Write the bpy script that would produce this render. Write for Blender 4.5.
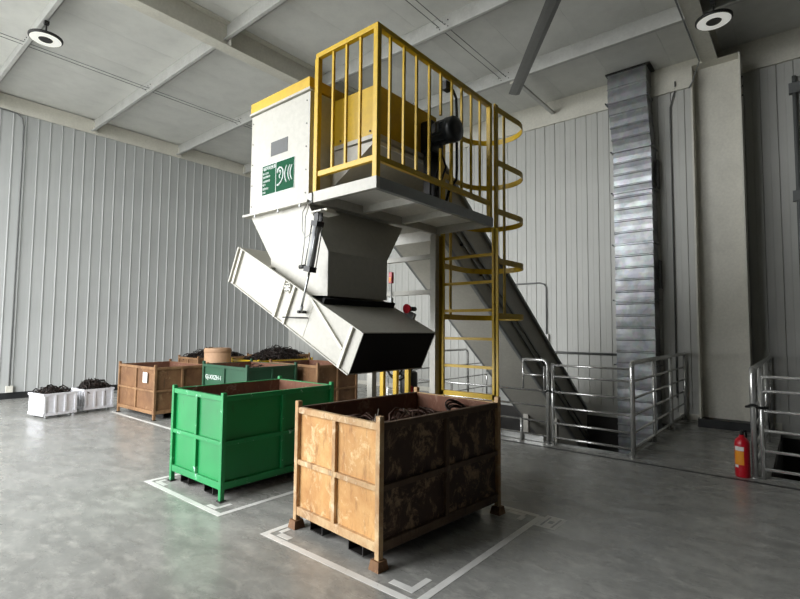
import bpy, math, random
from mathutils import Vector, Matrix
random.seed(7)
PI = math.pi
scene = bpy.context.scene
for o in list(bpy.data.objects):
    bpy.data.objects.remove(o)

# ------------------------------------------------------------------ camera
F_PX, PITCH, ROLL, YAW, EYE = 487.8, math.radians(3.46), math.radians(.5), math.radians(39.75), 1.5
fw = Vector((math.cos(YAW)*math.cos(PITCH), math.sin(YAW)*math.cos(PITCH), math.sin(PITCH)))
r0 = Vector((math.sin(YAW), -math.cos(YAW), 0)); u0 = r0.cross(fw)
rt = r0*math.cos(ROLL) + u0*math.sin(ROLL); up = rt.cross(fw)
cam = bpy.data.cameras.new('camera'); cam.sensor_width = 36; cam.lens = F_PX/800*36; cam.sensor_fit = 'HORIZONTAL'
cam.clip_start = .05
cam_o = bpy.data.objects.new('camera', cam); scene.collection.objects.link(cam_o)
m = Matrix((rt, up, -fw)).transposed().to_4x4(); m.translation = (0, 0, EYE); cam_o.matrix_world = m
scene.camera = cam_o

# ------------------------------------------------------------------ light
# overcast sky seen through the big open roller door behind the camera on the left (portal helps sampling it)
DOOR_Y0, DOOR_Y1, DOOR_H, BACK_X = 3.5, 12.4, 6.1, -2.0
world = bpy.data.worlds.new('overcast_sky'); scene.world = world; world.use_nodes = True
bg = world.node_tree.nodes['Background']; bg.inputs['Color'].default_value = (.96, .98, 1, 1); bg.inputs['Strength'].default_value = 6.6
pl = bpy.data.lights.new('door_portal', 'AREA'); pl.shape = 'RECTANGLE'; pl.size = DOOR_Y1-DOOR_Y0; pl.size_y = DOOR_H
pl.cycles.is_portal = True
plo = bpy.data.objects.new('door_portal', pl); scene.collection.objects.link(plo)
plo.location = (BACK_X-.05, (DOOR_Y0+DOOR_Y1)/2, DOOR_H/2); plo.rotation_euler = (PI/2, 0, -PI/2)
vs = scene.view_settings; vs.view_transform = 'Standard'; vs.look = 'None'; vs.gamma = 1; vs.use_curve_mapping = False
vs.exposure = 0.64

# ------------------------------------------------------------------ helpers
OFF = {}
def link(o):
    scene.collection.objects.link(o); return o
def tag(o, label=None, cat=None, group=None, kind=None):
    if label: o['label'] = label
    if cat: o['category'] = cat
    if group: o['group'] = group
    if kind: o['kind'] = kind
    return o
def thing(name, loc, label, cat, group=None, rz=0):
    o = link(bpy.data.objects.new(name, None)); o.empty_display_size = .1
    o.location = loc; o.rotation_euler = (0, 0, rz); OFF[o] = Vector(loc)
    return tag(o, label, cat, group)
class MB:
    def __init__(s): s.v = []; s.f = []; s.sm = []
    def add(s, vs_, fs, smooth=False):
        n = len(s.v); s.v += [Vector(p) for p in vs_]
        s.f += [tuple(i+n for i in f) for f in fs]; s.sm += [smooth]*len(fs); return s
    def box(s, x0, x1, y0, y1, z0, z1):
        return s.add([(x0,y0,z0),(x1,y0,z0),(x1,y1,z0),(x0,y1,z0),(x0,y0,z1),(x1,y0,z1),(x1,y1,z1),(x0,y1,z1)],
            [(0,3,2,1),(4,5,6,7),(0,1,5,4),(1,2,6,5),(2,3,7,6),(3,0,4,7)])
    def hexa(s, p):          # eight corners: bottom loop then top loop
        return s.add(p, [(0,3,2,1),(4,5,6,7),(0,1,5,4),(1,2,6,5),(2,3,7,6),(3,0,4,7)])
    def prism(s, poly, fn):  # polygon pts (a,b), fn(a,b,t) -> xyz for t=0,1
        n = len(poly)
        vs_ = [fn(a, b, 0) for a, b in poly]+[fn(a, b, 1) for a, b in poly]
        return s.add(vs_, [tuple(range(n))[::-1], tuple(range(n, 2*n))]+[(i, (i+1) % n, n+(i+1) % n, n+i) for i in range(n)])
    def tube(s, pts, r, n=8, closed=False, caps=True, ry=None):
        pts = [Vector(p) for p in pts]; N = len(pts); vs_ = []; ref = None
        for i, p in enumerate(pts):
            a = pts[(i-1) % N] if (i or closed) else p; b = pts[(i+1) % N] if (i < N-1 or closed) else p
            t = (b-a).normalized()
            if ref is None:
                ref = Vector((0,0,1)) if abs(t.z) < .9 else Vector((1,0,0))
            x = (ref - t*ref.dot(t)).normalized(); y = t.cross(x); ref = x
            for k in range(n):
                an = 2*PI*k/n
                vs_.append(p + x*(math.cos(an)*r) + y*(math.sin(an)*(ry or r)))
        fs = []
        for i in range(N if closed else N-1):
            j = (i+1) % N
            for k in range(n):
                fs.append((i*n+k, i*n+(k+1) % n, j*n+(k+1) % n, j*n+k))
        s.add(vs_, fs, True)
        if caps and not closed:
            b = len(s.v)-N*n
            s.f += [tuple(b+k for k in range(n))[::-1], tuple(b+(N-1)*n+k for k in range(n))]; s.sm += [False, False]
        return s
    def lathe(s, c, prof, n=24, axis='z', capped=True):   # prof (r,h)
        c = Vector(c)
        def P(r, h, a):
            x, y = r*math.cos(a), r*math.sin(a)
            return c + (Vector((x,y,h)) if axis == 'z' else Vector((h,x,y)) if axis == 'x' else Vector((y,h,x)))
        vs_ = [P(r, h, 2*PI*k/n) for r, h in prof for k in range(n)]
        fs = [(i*n+k, i*n+(k+1) % n, (i+1)*n+(k+1) % n, (i+1)*n+k) for i in range(len(prof)-1) for k in range(n)]
        s.add(vs_, fs, True)
        b = len(s.v)-len(prof)*n
        if capped:
            s.f += [tuple(b+k for k in range(n))[::-1], tuple(b+(len(prof)-1)*n+k for k in range(n))]; s.sm += [False, False]
        return s
    def mesh(s, name, mat, off=Vector((0,0,0))):
        me = bpy.data.meshes.new(name); me.from_pydata([p-off for p in s.v], [], s.f)
        for p, q in zip(me.polygons, s.sm): p.use_smooth = q
        me.materials.append(mat); me.update(); return me
    def build(s, name, mat, parent=None, world=True, bevel=0):
        off = OFF.get(parent, Vector((0,0,0))) if (parent and world) else Vector((0,0,0))
        o = link(bpy.data.objects.new(name, s.mesh(name, mat, off)))
        if parent:
            o.parent = parent; OFF[o] = OFF.get(parent, Vector((0,0,0)))
        if bevel:
            b = o.modifiers.new('bevel', 'BEVEL'); b.width = bevel; b.segments = 2; b.limit_method = 'ANGLE'
        return o
def copy_obj(src, parent, loc=None):
    c = link(src.copy()); c.parent = parent
    if loc is not None: c.location = loc
    return c
def box(name, mat, parent, *b, bevel=0, world=True): return MB().box(*b).build(name, mat, parent, world, bevel)
def arc(c, r, a0, a1, n, f):
    return [f(c[0]+r*math.cos(a0+(a1-a0)*i/n), c[1]+r*math.sin(a0+(a1-a0)*i/n)) for i in range(n+1)]

# ------------------------------------------------------------------ materials
def lin(c):
    return tuple(((v/255)/12.92 if v/255 < .04045 else ((v/255+.055)/1.055)**2.4) for v in c)+(1,)
class NT:
    def __init__(s, name):
        s.m = bpy.data.materials.new(name); s.m.use_nodes = True; s.t = s.m.node_tree; s.b = s.t.nodes['Principled BSDF']
    def n(s, typ, **k):
        x = s.t.nodes.new(typ)
        for a, v in k.items():
            if a in x.inputs.keys(): x.inputs[a].default_value = v
            else: setattr(x, a, v)
        return x
    def l(s, a, b): s.t.links.new(a, b)
    def coord(s, scale=(1,1,1), kind='Object'):
        tc = s.n('ShaderNodeTexCoord'); mp = s.n('ShaderNodeMapping'); mp.inputs['Scale'].default_value = scale
        s.l(tc.outputs[kind], mp.inputs[0]); return mp.outputs[0]
    def noise(s, co, scale=5, detail=4, rough=.55, dist=0):
        x = s.n('ShaderNodeTexNoise', Scale=scale, Detail=detail, Roughness=rough, Distortion=dist); s.l(co, x.inputs['Vector']); return x.outputs['Fac']
    def ramp(s, fac, stops):
        x = s.n('ShaderNodeValToRGB'); e = x.color_ramp.elements
        while len(e) < len(stops): e.new(.5)
        for el, (p, c) in zip(e, stops): el.position = p; el.color = c if len(c) == 4 else tuple(c)+(1,)
        s.l(fac, x.inputs[0]); return x.outputs[0]
    def mix(s, fac, a, b, blend='MIX'):
        x = s.n('ShaderNodeMix', data_type='RGBA', blend_type=blend)
        for sock, v in ((x.inputs[0], fac), (x.inputs[6], a), (x.inputs[7], b)):
            if hasattr(v, 'is_output'): s.l(v, sock)
            else: sock.default_value = v
        return x.outputs[2]
    def bump(s, h, strength=.2, dist=.01):
        x = s.n('ShaderNodeBump', Strength=strength, Distance=dist); s.l(h, x.inputs['Height']); s.l(x.outputs[0], s.b.inputs['Normal'])
    def set(s, **k):
        for a, v in k.items():
            i = s.b.inputs[a.replace('_', ' ')]
            if hasattr(v, 'is_output'): s.l(v, i)
            else: i.default_value = v
        return s.m
G = lambda v: (v, v, v, 1)
def paint(name, c, rough=.4, dirt=.25, metal=0, scale=3.0, dirtc=(70,64,55), kind='Object'):
    t = NT(name); co = t.coord(kind=kind); n1 = t.noise(co, scale, 6, .65); n2 = t.noise(co, scale*9, 3)
    f = t.ramp(n1, [(.45, G(0)), (.8, G(dirt))]); f2 = t.ramp(n2, [(.35, G(.9)), (.7, G(1))])
    col = t.mix(f, lin(c), lin(dirtc)); col = t.mix(1.0, col, f2, 'MULTIPLY')
    return t.set(Base_Color=col, Roughness=rough, Metallic=metal)
def worn(name, c, wearc, rustc, wear=.62, rough=.5, stretch=(1,1,.35), scale=7):
    t = NT(name); co = t.coord(stretch); n1 = t.noise(co, scale, 8, .7, .6); n2 = t.noise(co, scale*2.3, 6, .7); n3 = t.noise(t.coord(), 1.7, 3)
    f = t.ramp(n1, [(wear, G(0)), (wear+.05, G(1))]); f2 = t.ramp(n2, [(.62, G(0)), (.72, G(.8))])
    base = t.mix(t.ramp(n3, [(.3, G(0)), (.75, G(.35))]), lin(c), (0,0,0,1))
    col = t.mix(f, base, lin(wearc)); col = t.mix(f2, col, lin(rustc))
    t.bump(n1, .15, .004); return t.set(Base_Color=col, Roughness=rough)
def rusty(name, a, b, c, d, pale=.56, dark=.60):
    """flaking painted steel: a = base, b = pale flakes, c = orange rust, d = dark rust"""
    t = NT(name); co = t.coord((1,1,.22)); co2 = t.coord((1,1,.8))
    n1 = t.noise(co, 11, 9, .7, .3); n2 = t.noise(co2, 4.5, 8, .7, .3); n3 = t.noise(co, 34, 6, .7, .2); n4 = t.noise(co2, 8.5, 10, .78, .5); n5 = t.noise(co2, 2.2, 3, .5)
    col = t.mix(t.ramp(n2, [(.35, G(0)), (.68, G(1))]), lin(a), lin(c))
    col = t.mix(t.ramp(n5, [(.4, G(0)), (.7, G(.35))]), col, lin(d))
    col = t.mix(t.ramp(n4, [(pale, G(0)), (pale+.10, G(.6))]), col, lin(b))
    col = t.mix(t.ramp(n1, [(dark, G(0)), (dark+.12, G(.7))]), col, lin(d))
    col = t.mix(t.ramp(n3, [(.56, G(0)), (.74, G(.5))]), col, lin(d))
    t.bump(n1, .3, .005); return t.set(Base_Color=col, Roughness=.75)
M = {}
M['white'] = paint('white_machine_paint', (183,180,169), .42, .10)
M['cream'] = paint('cream_steel_paint', (214,211,199), .5, .15)
M['beam'] = paint('galvanised_roof_steel', (196,196,192), .45, .25, .1)
M['yellow'] = paint('yellow_safety_paint', (204,166,14), .40, .25, dirtc=(96,74,10))
M['green'] = worn('green_crate_paint', (10,134,68), (110,185,140), (26,84,50), .69, .42)
M['green_edge'] = worn('green_crate_rail_paint', (16,140,74), (170,215,190), (40,70,44), .60, .45, (1,1,1), 9)
M['green_dull'] = worn('dull_green_crate_paint', (38,82,57), (110,130,110), (60,52,40), .70, .5)
M['rust'] = rusty('flaking_tan_crate_paint', (206,162,104), (228,204,158), (182,128,70), (104,64,36), .53, .575)
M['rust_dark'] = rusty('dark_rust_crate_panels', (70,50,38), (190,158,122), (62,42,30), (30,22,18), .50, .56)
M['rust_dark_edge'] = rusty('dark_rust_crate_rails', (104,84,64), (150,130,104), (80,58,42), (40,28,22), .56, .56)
M['rust_edge'] = rusty('crate_rail_rust', (208,180,136), (226,210,178), (166,118,72), (84,54,34), .52, .58)
M['rust_in'] = rusty('crate_inside_rust', (112,76,58), (176,146,124), (112,66,44), (46,30,24), .54, .60)
M['brown'] = rusty('brown_rust_panels', (128,94,62), (162,130,96), (106,70,42), (50,34,24))
M['brown_edge'] = rusty('brown_rust_rails', (150,116,80), (176,144,108), (118,82,52), (60,42,30))
M['dark'] = paint('black_steel', (26,25,24), .5, .3)
M['rubber'] = paint('black_rubber', (10,10,10), .85, .1)
M['motor'] = paint('dark_motor_enamel', (28,32,33), .35, .2)
M['green_sign'] = paint('sign_green', (0,76,47), .6, .05); M['green_sign'].node_tree.nodes['Principled BSDF'].inputs['Specular IOR Level'].default_value = .1
M['sign_white'] = paint('sign_white', (235,240,236), .5, 0)
M['plate'] = paint('aluminium_nameplate', (74,76,76), .5, .6, .1, 30)
M['red'] = paint('extinguisher_red', (190,18,36), .3, .1)
M['orange_label'] = paint('orange_label', (235,150,30), .5, .1)
M['tape'] = worn('white_floor_tape', (238,237,232), (176,174,168), (140,132,124), .66, .6, (1,1,1), 9)
M['steel'] = paint('stainless_tube', (214,214,211), .22, .15, .75, 6)
M['pipe'] = paint('dark_grey_pipe', (112,114,113), .45, .2, .2)
M['conduit'] = paint('grey_conduit', (150,152,150), .4, .2, .4)
M['card'] = paint('brown_fibre_drum', (176,140,108), .7, .2, dirtc=(120,90,62))
M['plastic'] = paint('white_plastic_bin', (222,222,226), .45, .12)
M['paper'] = paint('paper_label', (228,226,220), .7, .05)
M['scrap'] = paint('dark_metal_shavings', (44,40,38), .35, .5, .6, 20, (90,52,36))
M['scrap_rust'] = paint('rusty_metal_shavings', (70,48,38), .45, .5, .5, 20, (40,30,26))
M['scrap_light'] = paint('bright_sheet_scrap', (170,160,148), .35, .3, .6, 15)
M['plinth'] = paint('black_skirting', (26,28,30), .5, .3)
M['fan'] = paint('fan_blade_grey', (112,112,110), .4, .1, .3)
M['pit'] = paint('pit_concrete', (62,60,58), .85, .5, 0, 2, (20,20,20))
M['screw'] = paint('screw_head', (110,110,106), .4, .1, .5)
M['chrome'] = paint('piston_rod', (170,172,172), .15, 0, 1)
M['cyl'] = paint('cylinder_aluminium', (168,170,172), .35, .15, .0)
def emit(name, c, s):
    t = NT(name); return t.set(Base_Color=lin(c), Emission_Color=lin(c), Emission_Strength=s, Roughness=.4)
M['lamp'] = emit('lamp_diffuser', (235,235,228), .25)
def wall_mat(name, c, dirtc, streak=.25):
    t = NT(name); co = t.coord((1.3,1.3,.12), 'Object'); n1 = t.noise(co, 3, 6, .65); n2 = t.noise(t.coord((1,1,1)), .8, 4)
    f = t.ramp(n1, [(.42, G(0)), (.85, G(streak))]); col = t.mix(f, lin(c), lin(dirtc))
    f2 = t.ramp(n2, [(.3, G(.88)), (.75, G(1))]); col = t.mix(1.0, col, f2, 'MULTIPLY')
    return t.set(Base_Color=col, Roughness=.5)
M['wall'] = wall_mat('painted_wall_sheet', (182,184,182), (140,140,137))
M['wallr'] = wall_mat('painted_wall_sheet_grey', (190,190,184), (132,130,124), .35)
M['ceil'] = wall_mat('ceiling_sheet', (222,222,217), (176,176,172), .35)
def floor_mat():
    t = NT('polished_concrete'); co = t.coord((1,1,1)); cs = t.coord((1.6,.75,1))
    n1 = t.noise(co, .7, 5, .6, .3); n2 = t.noise(cs, 2.6, 8, .68, .25); n3 = t.noise(co, 30, 5, .7); n4 = t.noise(cs, 6.5, 8, .7, .35); n5 = t.noise(co, 1.4, 3, .5)
    col = t.ramp(n1, [(.3, lin((146,146,142))), (.7, lin((172,171,166)))])
    col = t.mix(t.ramp(n2, [(.36, G(0)), (.66, G(.75))]), col, lin((124,124,120)))
    col = t.mix(t.ramp(n4, [(.49, G(0)), (.72, G(.6))]), col, lin((200,198,191)))
    col = t.mix(1.0, col, t.ramp(n3, [(.3, G(.88)), (.7, G(1.05))]), 'MULTIPLY')
    rg = t.ramp(n2, [(.3, G(.17)), (.7, G(.36))]); t.bump(n5, .04, .02)
    return t.set(Base_Color=col, Roughness=rg, Specular_IOR_Level=.42)
M['floor'] = floor_mat()
def galv():
    t = NT('galvanised_duct'); co = t.coord((1,1,1)); v = t.n('ShaderNodeTexVoronoi', Scale=14.0); t.l(co, v.inputs['Vector'])
    n1 = t.noise(co, 3.5, 5, .6, .5)
    col = t.mix(t.ramp(n1, [(.35, G(0)), (.7, G(1))]), lin((168,170,172)), lin((132,135,137)))
    col = t.mix(.12, col, v.outputs['Color'], 'MULTIPLY'); 
    return t.set(Base_Color=col, Metallic=.9, Roughness=t.ramp(n1, [(.3, G(.36)), (.7, G(.5))]))
M['galv'] = galv()

# ------------------------------------------------------------------ setting
WX, WY, NY, CZ = 9.65, 12.6, -14.0, 6.28
PX0, PY0, PY1, PZ = 6.42, 1.72, 5.5, -1.6     # conveyor pit
QY1 = .33                                      # second pit, Y from -4 to QY1
def structure(name, mb, mat, parent=None):
    o = mb.build(name, mat, parent)
    if not parent: o['kind'] = 'structure'
    return o
fl = MB()
T = .12
for b in ((BACK_X-.3, 6.1, NY, WY), (6.114, PX0, NY, WY), (PX0, WX, QY1, PY0), (PX0, WX, PY1, WY), (PX0, WX, NY, -4)):
    fl.box(b[0], b[1], b[2], b[3], -T, 0)
fl.box(6.1, 6.114, NY, WY, -T, -.04)
floor = structure('floor', fl, M['floor'])
pw = MB()
for y0, y1 in ((PY0, PY1), (-4, QY1)):
    pw.box(PX0, WX, y0, y1, PZ-.1, PZ); pw.box(PX0-.1, PX0, y0-.1, y1+.1, PZ-.1, -T); pw.box(WX, WX+.1, y0-.1, y1+.1, PZ-.1, -T)
    pw.box(PX0, WX, y0-.1, y0, PZ-.1, -T); pw.box(PX0, WX, y1, y1+.1, PZ-.1, -T)
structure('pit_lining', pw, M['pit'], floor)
for y0, y1 in ((PY0, PY1), (-4, QY1)):           # steel kerb angle around the pits
    box('kerb_angle', M['conduit'], floor, PX0-.05, PX0+.012, y0-.01, y1+.01, -.06, .006)
box('joint_strip', M['plinth'], floor, 6.085, 6.135, -4, WY-.1, -.002, .002)
# exterior apron
structure('ground', MB().box(-40, BACK_X-.3, -20, 40, -.2, -.02), paint('yard_concrete', (150,150,146), .9, .3))

def panel_wall(name, n, start, pitch, mat, axis, plane, z0, z1, rib):
    # backing sheet
    if axis == 'x': b = MB().box(BACK_X, WX+.15, plane+.03, plane+.15, -.1, CZ+.2)
    else: b = MB().box(plane+.03, plane+.15, NY, WY+.15, PZ, CZ+.2)
    w = structure(name, b, mat)
    # one sheet: flat pan with a raised rib on its edge, extruded along z; local a = along wall, d = out of the wall (towards room)
    if rib: prof = [(0,-.028),(0,.0),(.008,.014),(.022,.014),(.030,.0),(pitch-.004,.0),(pitch-.004,-.028)]
    else: prof = [(0,-.028),(0,-.012),(.006,0),(pitch*.48,0),(pitch*.5,.003),(pitch*.52,0),(pitch-.008,0),(pitch-.003,-.012),(pitch-.003,-.028)]
    if axis == 'x': me = MB().prism(prof, lambda a, d, t: (a, -d, z0+(z1-z0)*t)).mesh('wall_panel', mat)
    else: me = MB().prism(prof, lambda a, d, t: (-d, a, z0+(z1-z0)*t)).mesh('wall_panel', mat)
    for i in range(n):
        o = link(bpy.data.objects.new('wall_panel', me)); o.parent = w
        s = start+i*pitch
        o.location = (s, plane, 0) if axis == 'x' else (plane, s, 0)
    return w
wall_left = panel_wall('wall_left', 53, -1.913, .2185, M['wall'], 'x', WY, .13, 5.97, True)
wall_right = panel_wall('wall_right', 86, -5.7655, .2145, M['wallr'], 'y', WX, .1, 5.80, False)
# plain walls behind the camera, one of them with the open roller door
b = MB().box(BACK_X-.3, BACK_X, NY, DOOR_Y0, -.1, CZ+.2).box(BACK_X-.3, BACK_X, DOOR_Y1, WY+.15, -.1, CZ+.2).box(BACK_X-.3, BACK_X, DOOR_Y0, DOOR_Y1, DOOR_H, CZ+.2)
M['shade_wall'] = paint('darkened_unseen_wall', (92,92,90), .8, .3)  # unseen walls kept dark to cut bounce; the unlit hall is in the colour
structure('wall_back', b, M['shade_wall'])
structure('wall_near', MB().box(BACK_X-.3, WX+.15, NY-.15, NY, -.1, CZ+.2), M['shade_wall'])
# flashing, skirting
structure('trim_1', MB().box(BACK_X, WX-.04, WY-.05, WY-.024, 5.95, 6.02), M['cream'])
structure('trim_2', MB().box(WX-.045, WX-.005, NY, WY-.06, 5.78, 5.85), M['cream'])
structure('trim_3', MB().box(WX-.012, WX+.03, NY, WY-.06, 5.85, CZ), M['cream'])
structure('baseboard_left', MB().box(BACK_X, WX-.1, WY-.02, WY+.03, 0, .13), M['plinth'])
bb = MB()
for y0, y1 in ((QY1, PY0), (PY1, WY-.1)): bb.box(WX-.02, WX+.02, y0, y1, 0, .1)
structure('baseboard_right', bb, M['cream'])

# ceiling with sheets, purlins, rafters, sag rods
ceiling = structure('ceiling', MB().box(BACK_X-.3, WX+.15, NY-.15, WY+.15, CZ+.02, CZ+.2), M['ceil'])
me = MB().box(BACK_X, WX, 0, .972, CZ, CZ+.03).mesh('ceiling_sheet', M['ceil'])
for i in range(27):
    o = link(bpy.data.objects.new('ceiling_sheet', me)); o.parent = ceiling; o.location = (0, NY+.1+i*.975, 0)
RAFT = ((.955, 1.17), (6.775, 7.0))
def rafter(y0, y1, x1):
    yc = (y0+y1)/2
    mb = MB().box(BACK_X, x1, y0, y1, 5.88, 5.898).box(BACK_X, x1, yc-.006, yc+.006, 5.898, CZ-.02).box(BACK_X, x1, y0, y1, CZ-.02, CZ-.003)
    r = mb.build('rafter', M['cream'], ceiling)
    return r
rafters = [rafter(RAFT[0][0], RAFT[0][1], WX-.02), rafter(RAFT[1][0], RAFT[1][1], WX-.02)]
PURL = [.03, 1.99, 3.94, 5.91, 7.87]
for X in PURL:
    for y0, y1 in ((1.075, 6.875), (6.90, WY-.05), (NY+.05, 1.05)):
        MB().box(X, X+.012, y0, y1, 6.0, CZ-.012).box(X-.055, X+.012, y0, y1, 6.0, 6.008).box(X, X+.075, y0, y1, CZ-.012, CZ-.003).box(X-.055, X-.049, y0, y1, 6.008, 6.024).build('purlin', M['beam'], ceiling)
    for y0, y1 in RAFT:                       # cleat plates on the rafter
        yc = (y0+y1)/2
        for s in (-1, 1):
            MB().box(X+.012, X+.022, yc+s*.07-.055, yc+s*.07+.055, 5.90, 6.24).build('cleat', M['cream'], ceiling)
for yy in (4.13, 9.71, -2.4):
    for i in range(len(PURL)-1):
        for dz, dy in ((.02, -.055), (.02, .055)):
            MB().tube([(PURL[i]+.012, yy+dy, 6.10+dz), (PURL[i+1]-.002, yy+dy, 6.10+dz)], .006, 6).build('sag_rod', M['pipe'], ceiling)
    bm_ = MB()
    for X in PURL[1:]:
        for k in range(6):
            bm_.lathe((X-.01, yy-.11+.05*(k % 5), 6.08+.05*(k % 3)), [(.009,0),(.009,.02)], 6, 'x')
    bm_.build('bolt_cluster', M['dark'], ceiling)
MB().box(PURL[-1]+.02, WX-.05, 3.86, 3.93, 5.98, 5.99).box(PURL[-1]+.02, WX-.05, 3.92, 3.93, 5.99, 6.06).box(PURL[-1]+.02, WX-.05, 3.86, 3.866, 5.99, 6.02).build('eave_strut', M['beam'], ceiling)
box('cleat', M['cream'], ceiling, PURL[-1]+.015, PURL[-1]+.03, 3.8, 4.0, 5.97, 6.2)
for X in (3.95, 5.93, 7.87):                 # wall-end packs under the purlins
    box('cleat', M['cream'], ceiling, X-.03, X+.05, WY-.12, WY-.045, 5.99, 6.2)
structure('trim_4', MB().box(BACK_X, WX, WY-.04, WY+.03, 6.02, CZ), M['cream'])

# H-column
col = thing('steel_column', (9.2, 1.0, 0), 'cream steel H-section column in front of the right wall', 'column'); col['kind'] = 'structure'
box('flange', M['cream'], col, 9.05, 9.40, .66, .685, .13, 5.875)
box('flange', M['cream'], col, 9.05, 9.40, 1.315, 1.34, .13, 5.875)
box('web', M['cream'], col, 9.27, 9.29, .685, 1.315, .13, 5.875)
box('cap_plate', M['cream'], col, 9.05, 9.40, .66, 1.34, 5.875, 5.879)
box('plinth', M['plinth'], col, 9.03, 9.62, .62, 1.36, 0, .13)
for z in (5.2, 5.35, 5.5):
    MB().lathe((9.12, .66, z), [(.014,-.02),(.014,0)], 8, 'y').build('bolt', M['dark'], col)

# ------------------------------------------------------------------ crates
def make_crate(name, label, loc, rz, sx, sy, mats, group, tall=.945, cups=True, alt=None):
    """sx along local x, sy along local y; every face has two by two recessed panels between rails"""
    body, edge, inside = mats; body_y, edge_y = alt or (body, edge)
    t = thing(name, loc, label, 'crate', group, rz)
    hx, hy = sx/2, sy/2; z0, zr = .10, .90; pw_ = .04
    def L(nm, mat, *b, bevel=0): return MB().box(*b).build(nm, mat, t, False, bevel)
    for a in (-1, 1):
        for c in (-1, 1):
            x, y = a*(hx-pw_/2), c*(hy-pw_/2)
            L('post', edge, x-pw_/2, x+pw_/2, y-pw_/2, y+pw_/2, .05 if cups else .0, tall, bevel=.004)
            if cups:
                q = .046
                MB().hexa([(x-q,y-q,0),(x+q,y-q,0),(x+q,y+q,0),(x-q,y+q,0),(x-.036,y-.036,.06),(x+.036,y-.036,.06),(x+.036,y+.036,.06),(x-.036,y+.036,.06)]).build('foot', M['brown'], t, False)
            else:
                L('foot', M['dark'], x-.03, x+.03, y-.03, y+.03, 0, .012)
    zm = (z0+zr)/2 - .01
    def rails(mk):
        mk('bottom_rail', z0, z0+.06); mk('middle_rail', zm-.018, zm+.018); mk('top_rail', zr-.045, zr)
    for s in (-1, 1):
        # faces of constant x
        f = s*hx
        def bx_(a0, a1, y0, y1, zz0, zz1, nm, mat, bev=0):     # a0..a1: depth inwards from the face
            xs = sorted((f-s*a0, f-s*a1)); return L(nm, mat, xs[0], xs[1], y0, y1, zz0, zz1, bevel=bev)
        yi = hy-pw_
        for nm, za, zb in (('bottom_rail', z0, z0+.06), ('middle_rail', zm-.018, zm+.018), ('top_rail', zr-.045, zr)):
            bx_(.004, .04, -yi, yi, za, zb, nm, edge, .003)
        for za, zb in ((z0+.06, zm-.018), (zm+.018, zr-.045)):
            bx_(.004, .036, -.018, .018, za, zb, 'stiffener', edge, .003)
            for ya, yb in ((-yi, -.018), (.018, yi)):
                bx_(.030, .036, ya, yb, za, zb, 'panel', body)
        # faces of constant y
        g = s*hy
        def by_(a0, a1, x0, x1, zz0, zz1, nm, mat, bev=0):
            ys = sorted((g-s*a0, g-s*a1)); return L(nm, mat, x0, x1, ys[0], ys[1], zz0, zz1, bevel=bev)
        xi = hx-pw_
        for nm, za, zb in (('bottom_rail', z0, z0+.06), ('middle_rail', zm-.018, zm+.018), ('top_rail', zr-.045, zr)):
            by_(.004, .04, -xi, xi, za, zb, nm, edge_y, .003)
        for za, zb in ((z0+.06, zm-.018), (zm+.018, zr-.045)):
            by_(.004, .036, -.018, .018, za, zb, 'stiffener', edge_y, .003)
            for xa, xb in ((-xi, -.018), (.018, xi)):
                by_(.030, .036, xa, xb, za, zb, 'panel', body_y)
    # liner of the box: what one sees looking in
    w = .041
    lb = MB()
    for x0, x1, y0, y1 in ((-hx+w, -hx+w+.005, -hy+w, hy-w), (hx-w-.005, hx-w, -hy+w, hy-w), (-hx+w+.005, hx-w-.005, -hy+w, -hy+w+.005), (-hx+w+.005, hx-w-.005, hy-w-.005, hy-w)):
        lb.box(x0, x1, y0, y1, z0+.02, zr-.006)
    lb.build('liner', inside, t, False)
    L('floor_pan', inside, -hx+w, hx-w, -hy+w, hy-w, z0+.005, z0+.02)
    # fork pockets: open channels under the pan, running along the long side
    lng = sx >= sy
    for s in (-1, 1):
        fp = MB(); c = s*(.22 if lng else .22)
        for d in (-.075, .069):
            if lng: fp.box(-hx+.03, hx-.03, c+d, c+d+.006, .02, z0)
            else: fp.box(c+d, c+d+.006, -hy+.03, hy-.03, .02, z0)
        if lng: fp.box(-hx+.03, hx-.03, c-.069, c+.069, .02, .026)
        else: fp.box(c-.069, c+.069, -hy+.03, hy-.03, .02, .026)
        fp.build('fork_pocket', M['dark'], t, False)
    return t
RUST = (M['rust'], M['rust_edge'], M['rust_in']); GRN = (M['green'], M['green_edge'], M['rust_in']); BRN = (M['brown'], M['brown_edge'], M['rust_in'])
DGRN = (M['green_dull'], M['green_dull'], M['rust_in'])
def crate_at(corner, rz, sx, sy):            # local (-hx,-hy) corner at a floor point
    h = Vector((sx/2, sy/2, 0)); h.rotate(Matrix.Rotation(rz, 3, 'Z')); return (corner[0]+h.x, corner[1]+h.y, 0)
rz1 = math.radians(-4.8)
rc = crate_at((2.32, 2.085), rz1, 1.375, .95)
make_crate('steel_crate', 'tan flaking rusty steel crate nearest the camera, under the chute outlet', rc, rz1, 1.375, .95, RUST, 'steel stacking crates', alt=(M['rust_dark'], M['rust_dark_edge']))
make_crate('steel_crate', 'bright green steel crate standing in its own white floor rectangle', crate_at((2.31, 3.905), 0, 1.295, .94), 0, 1.295, .94, GRN, 'steel stacking crates', .93, False)
wc = make_crate('steel_crate', 'brown rusty crate with a white paper label, beside the white plastic bins', crate_at((3.55, 8.05), math.radians(1.5), .94, 1.36), math.radians(1.5), .94, 1.36, BRN, 'steel stacking crates', .945, False)
wc.scale = (1, 1, .94)
MB().box(-.4705, -.468, -.42, -.27, .62, .80).build('paper_label', M['paper'], wc, False)
gc = make_crate('steel_crate', 'dull green crate with a white stencilled code, behind the bright green one', (4.635, 7.06, 0), 0, .94, 1.30, DGRN, 'steel stacking crates', .945, False)
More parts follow.
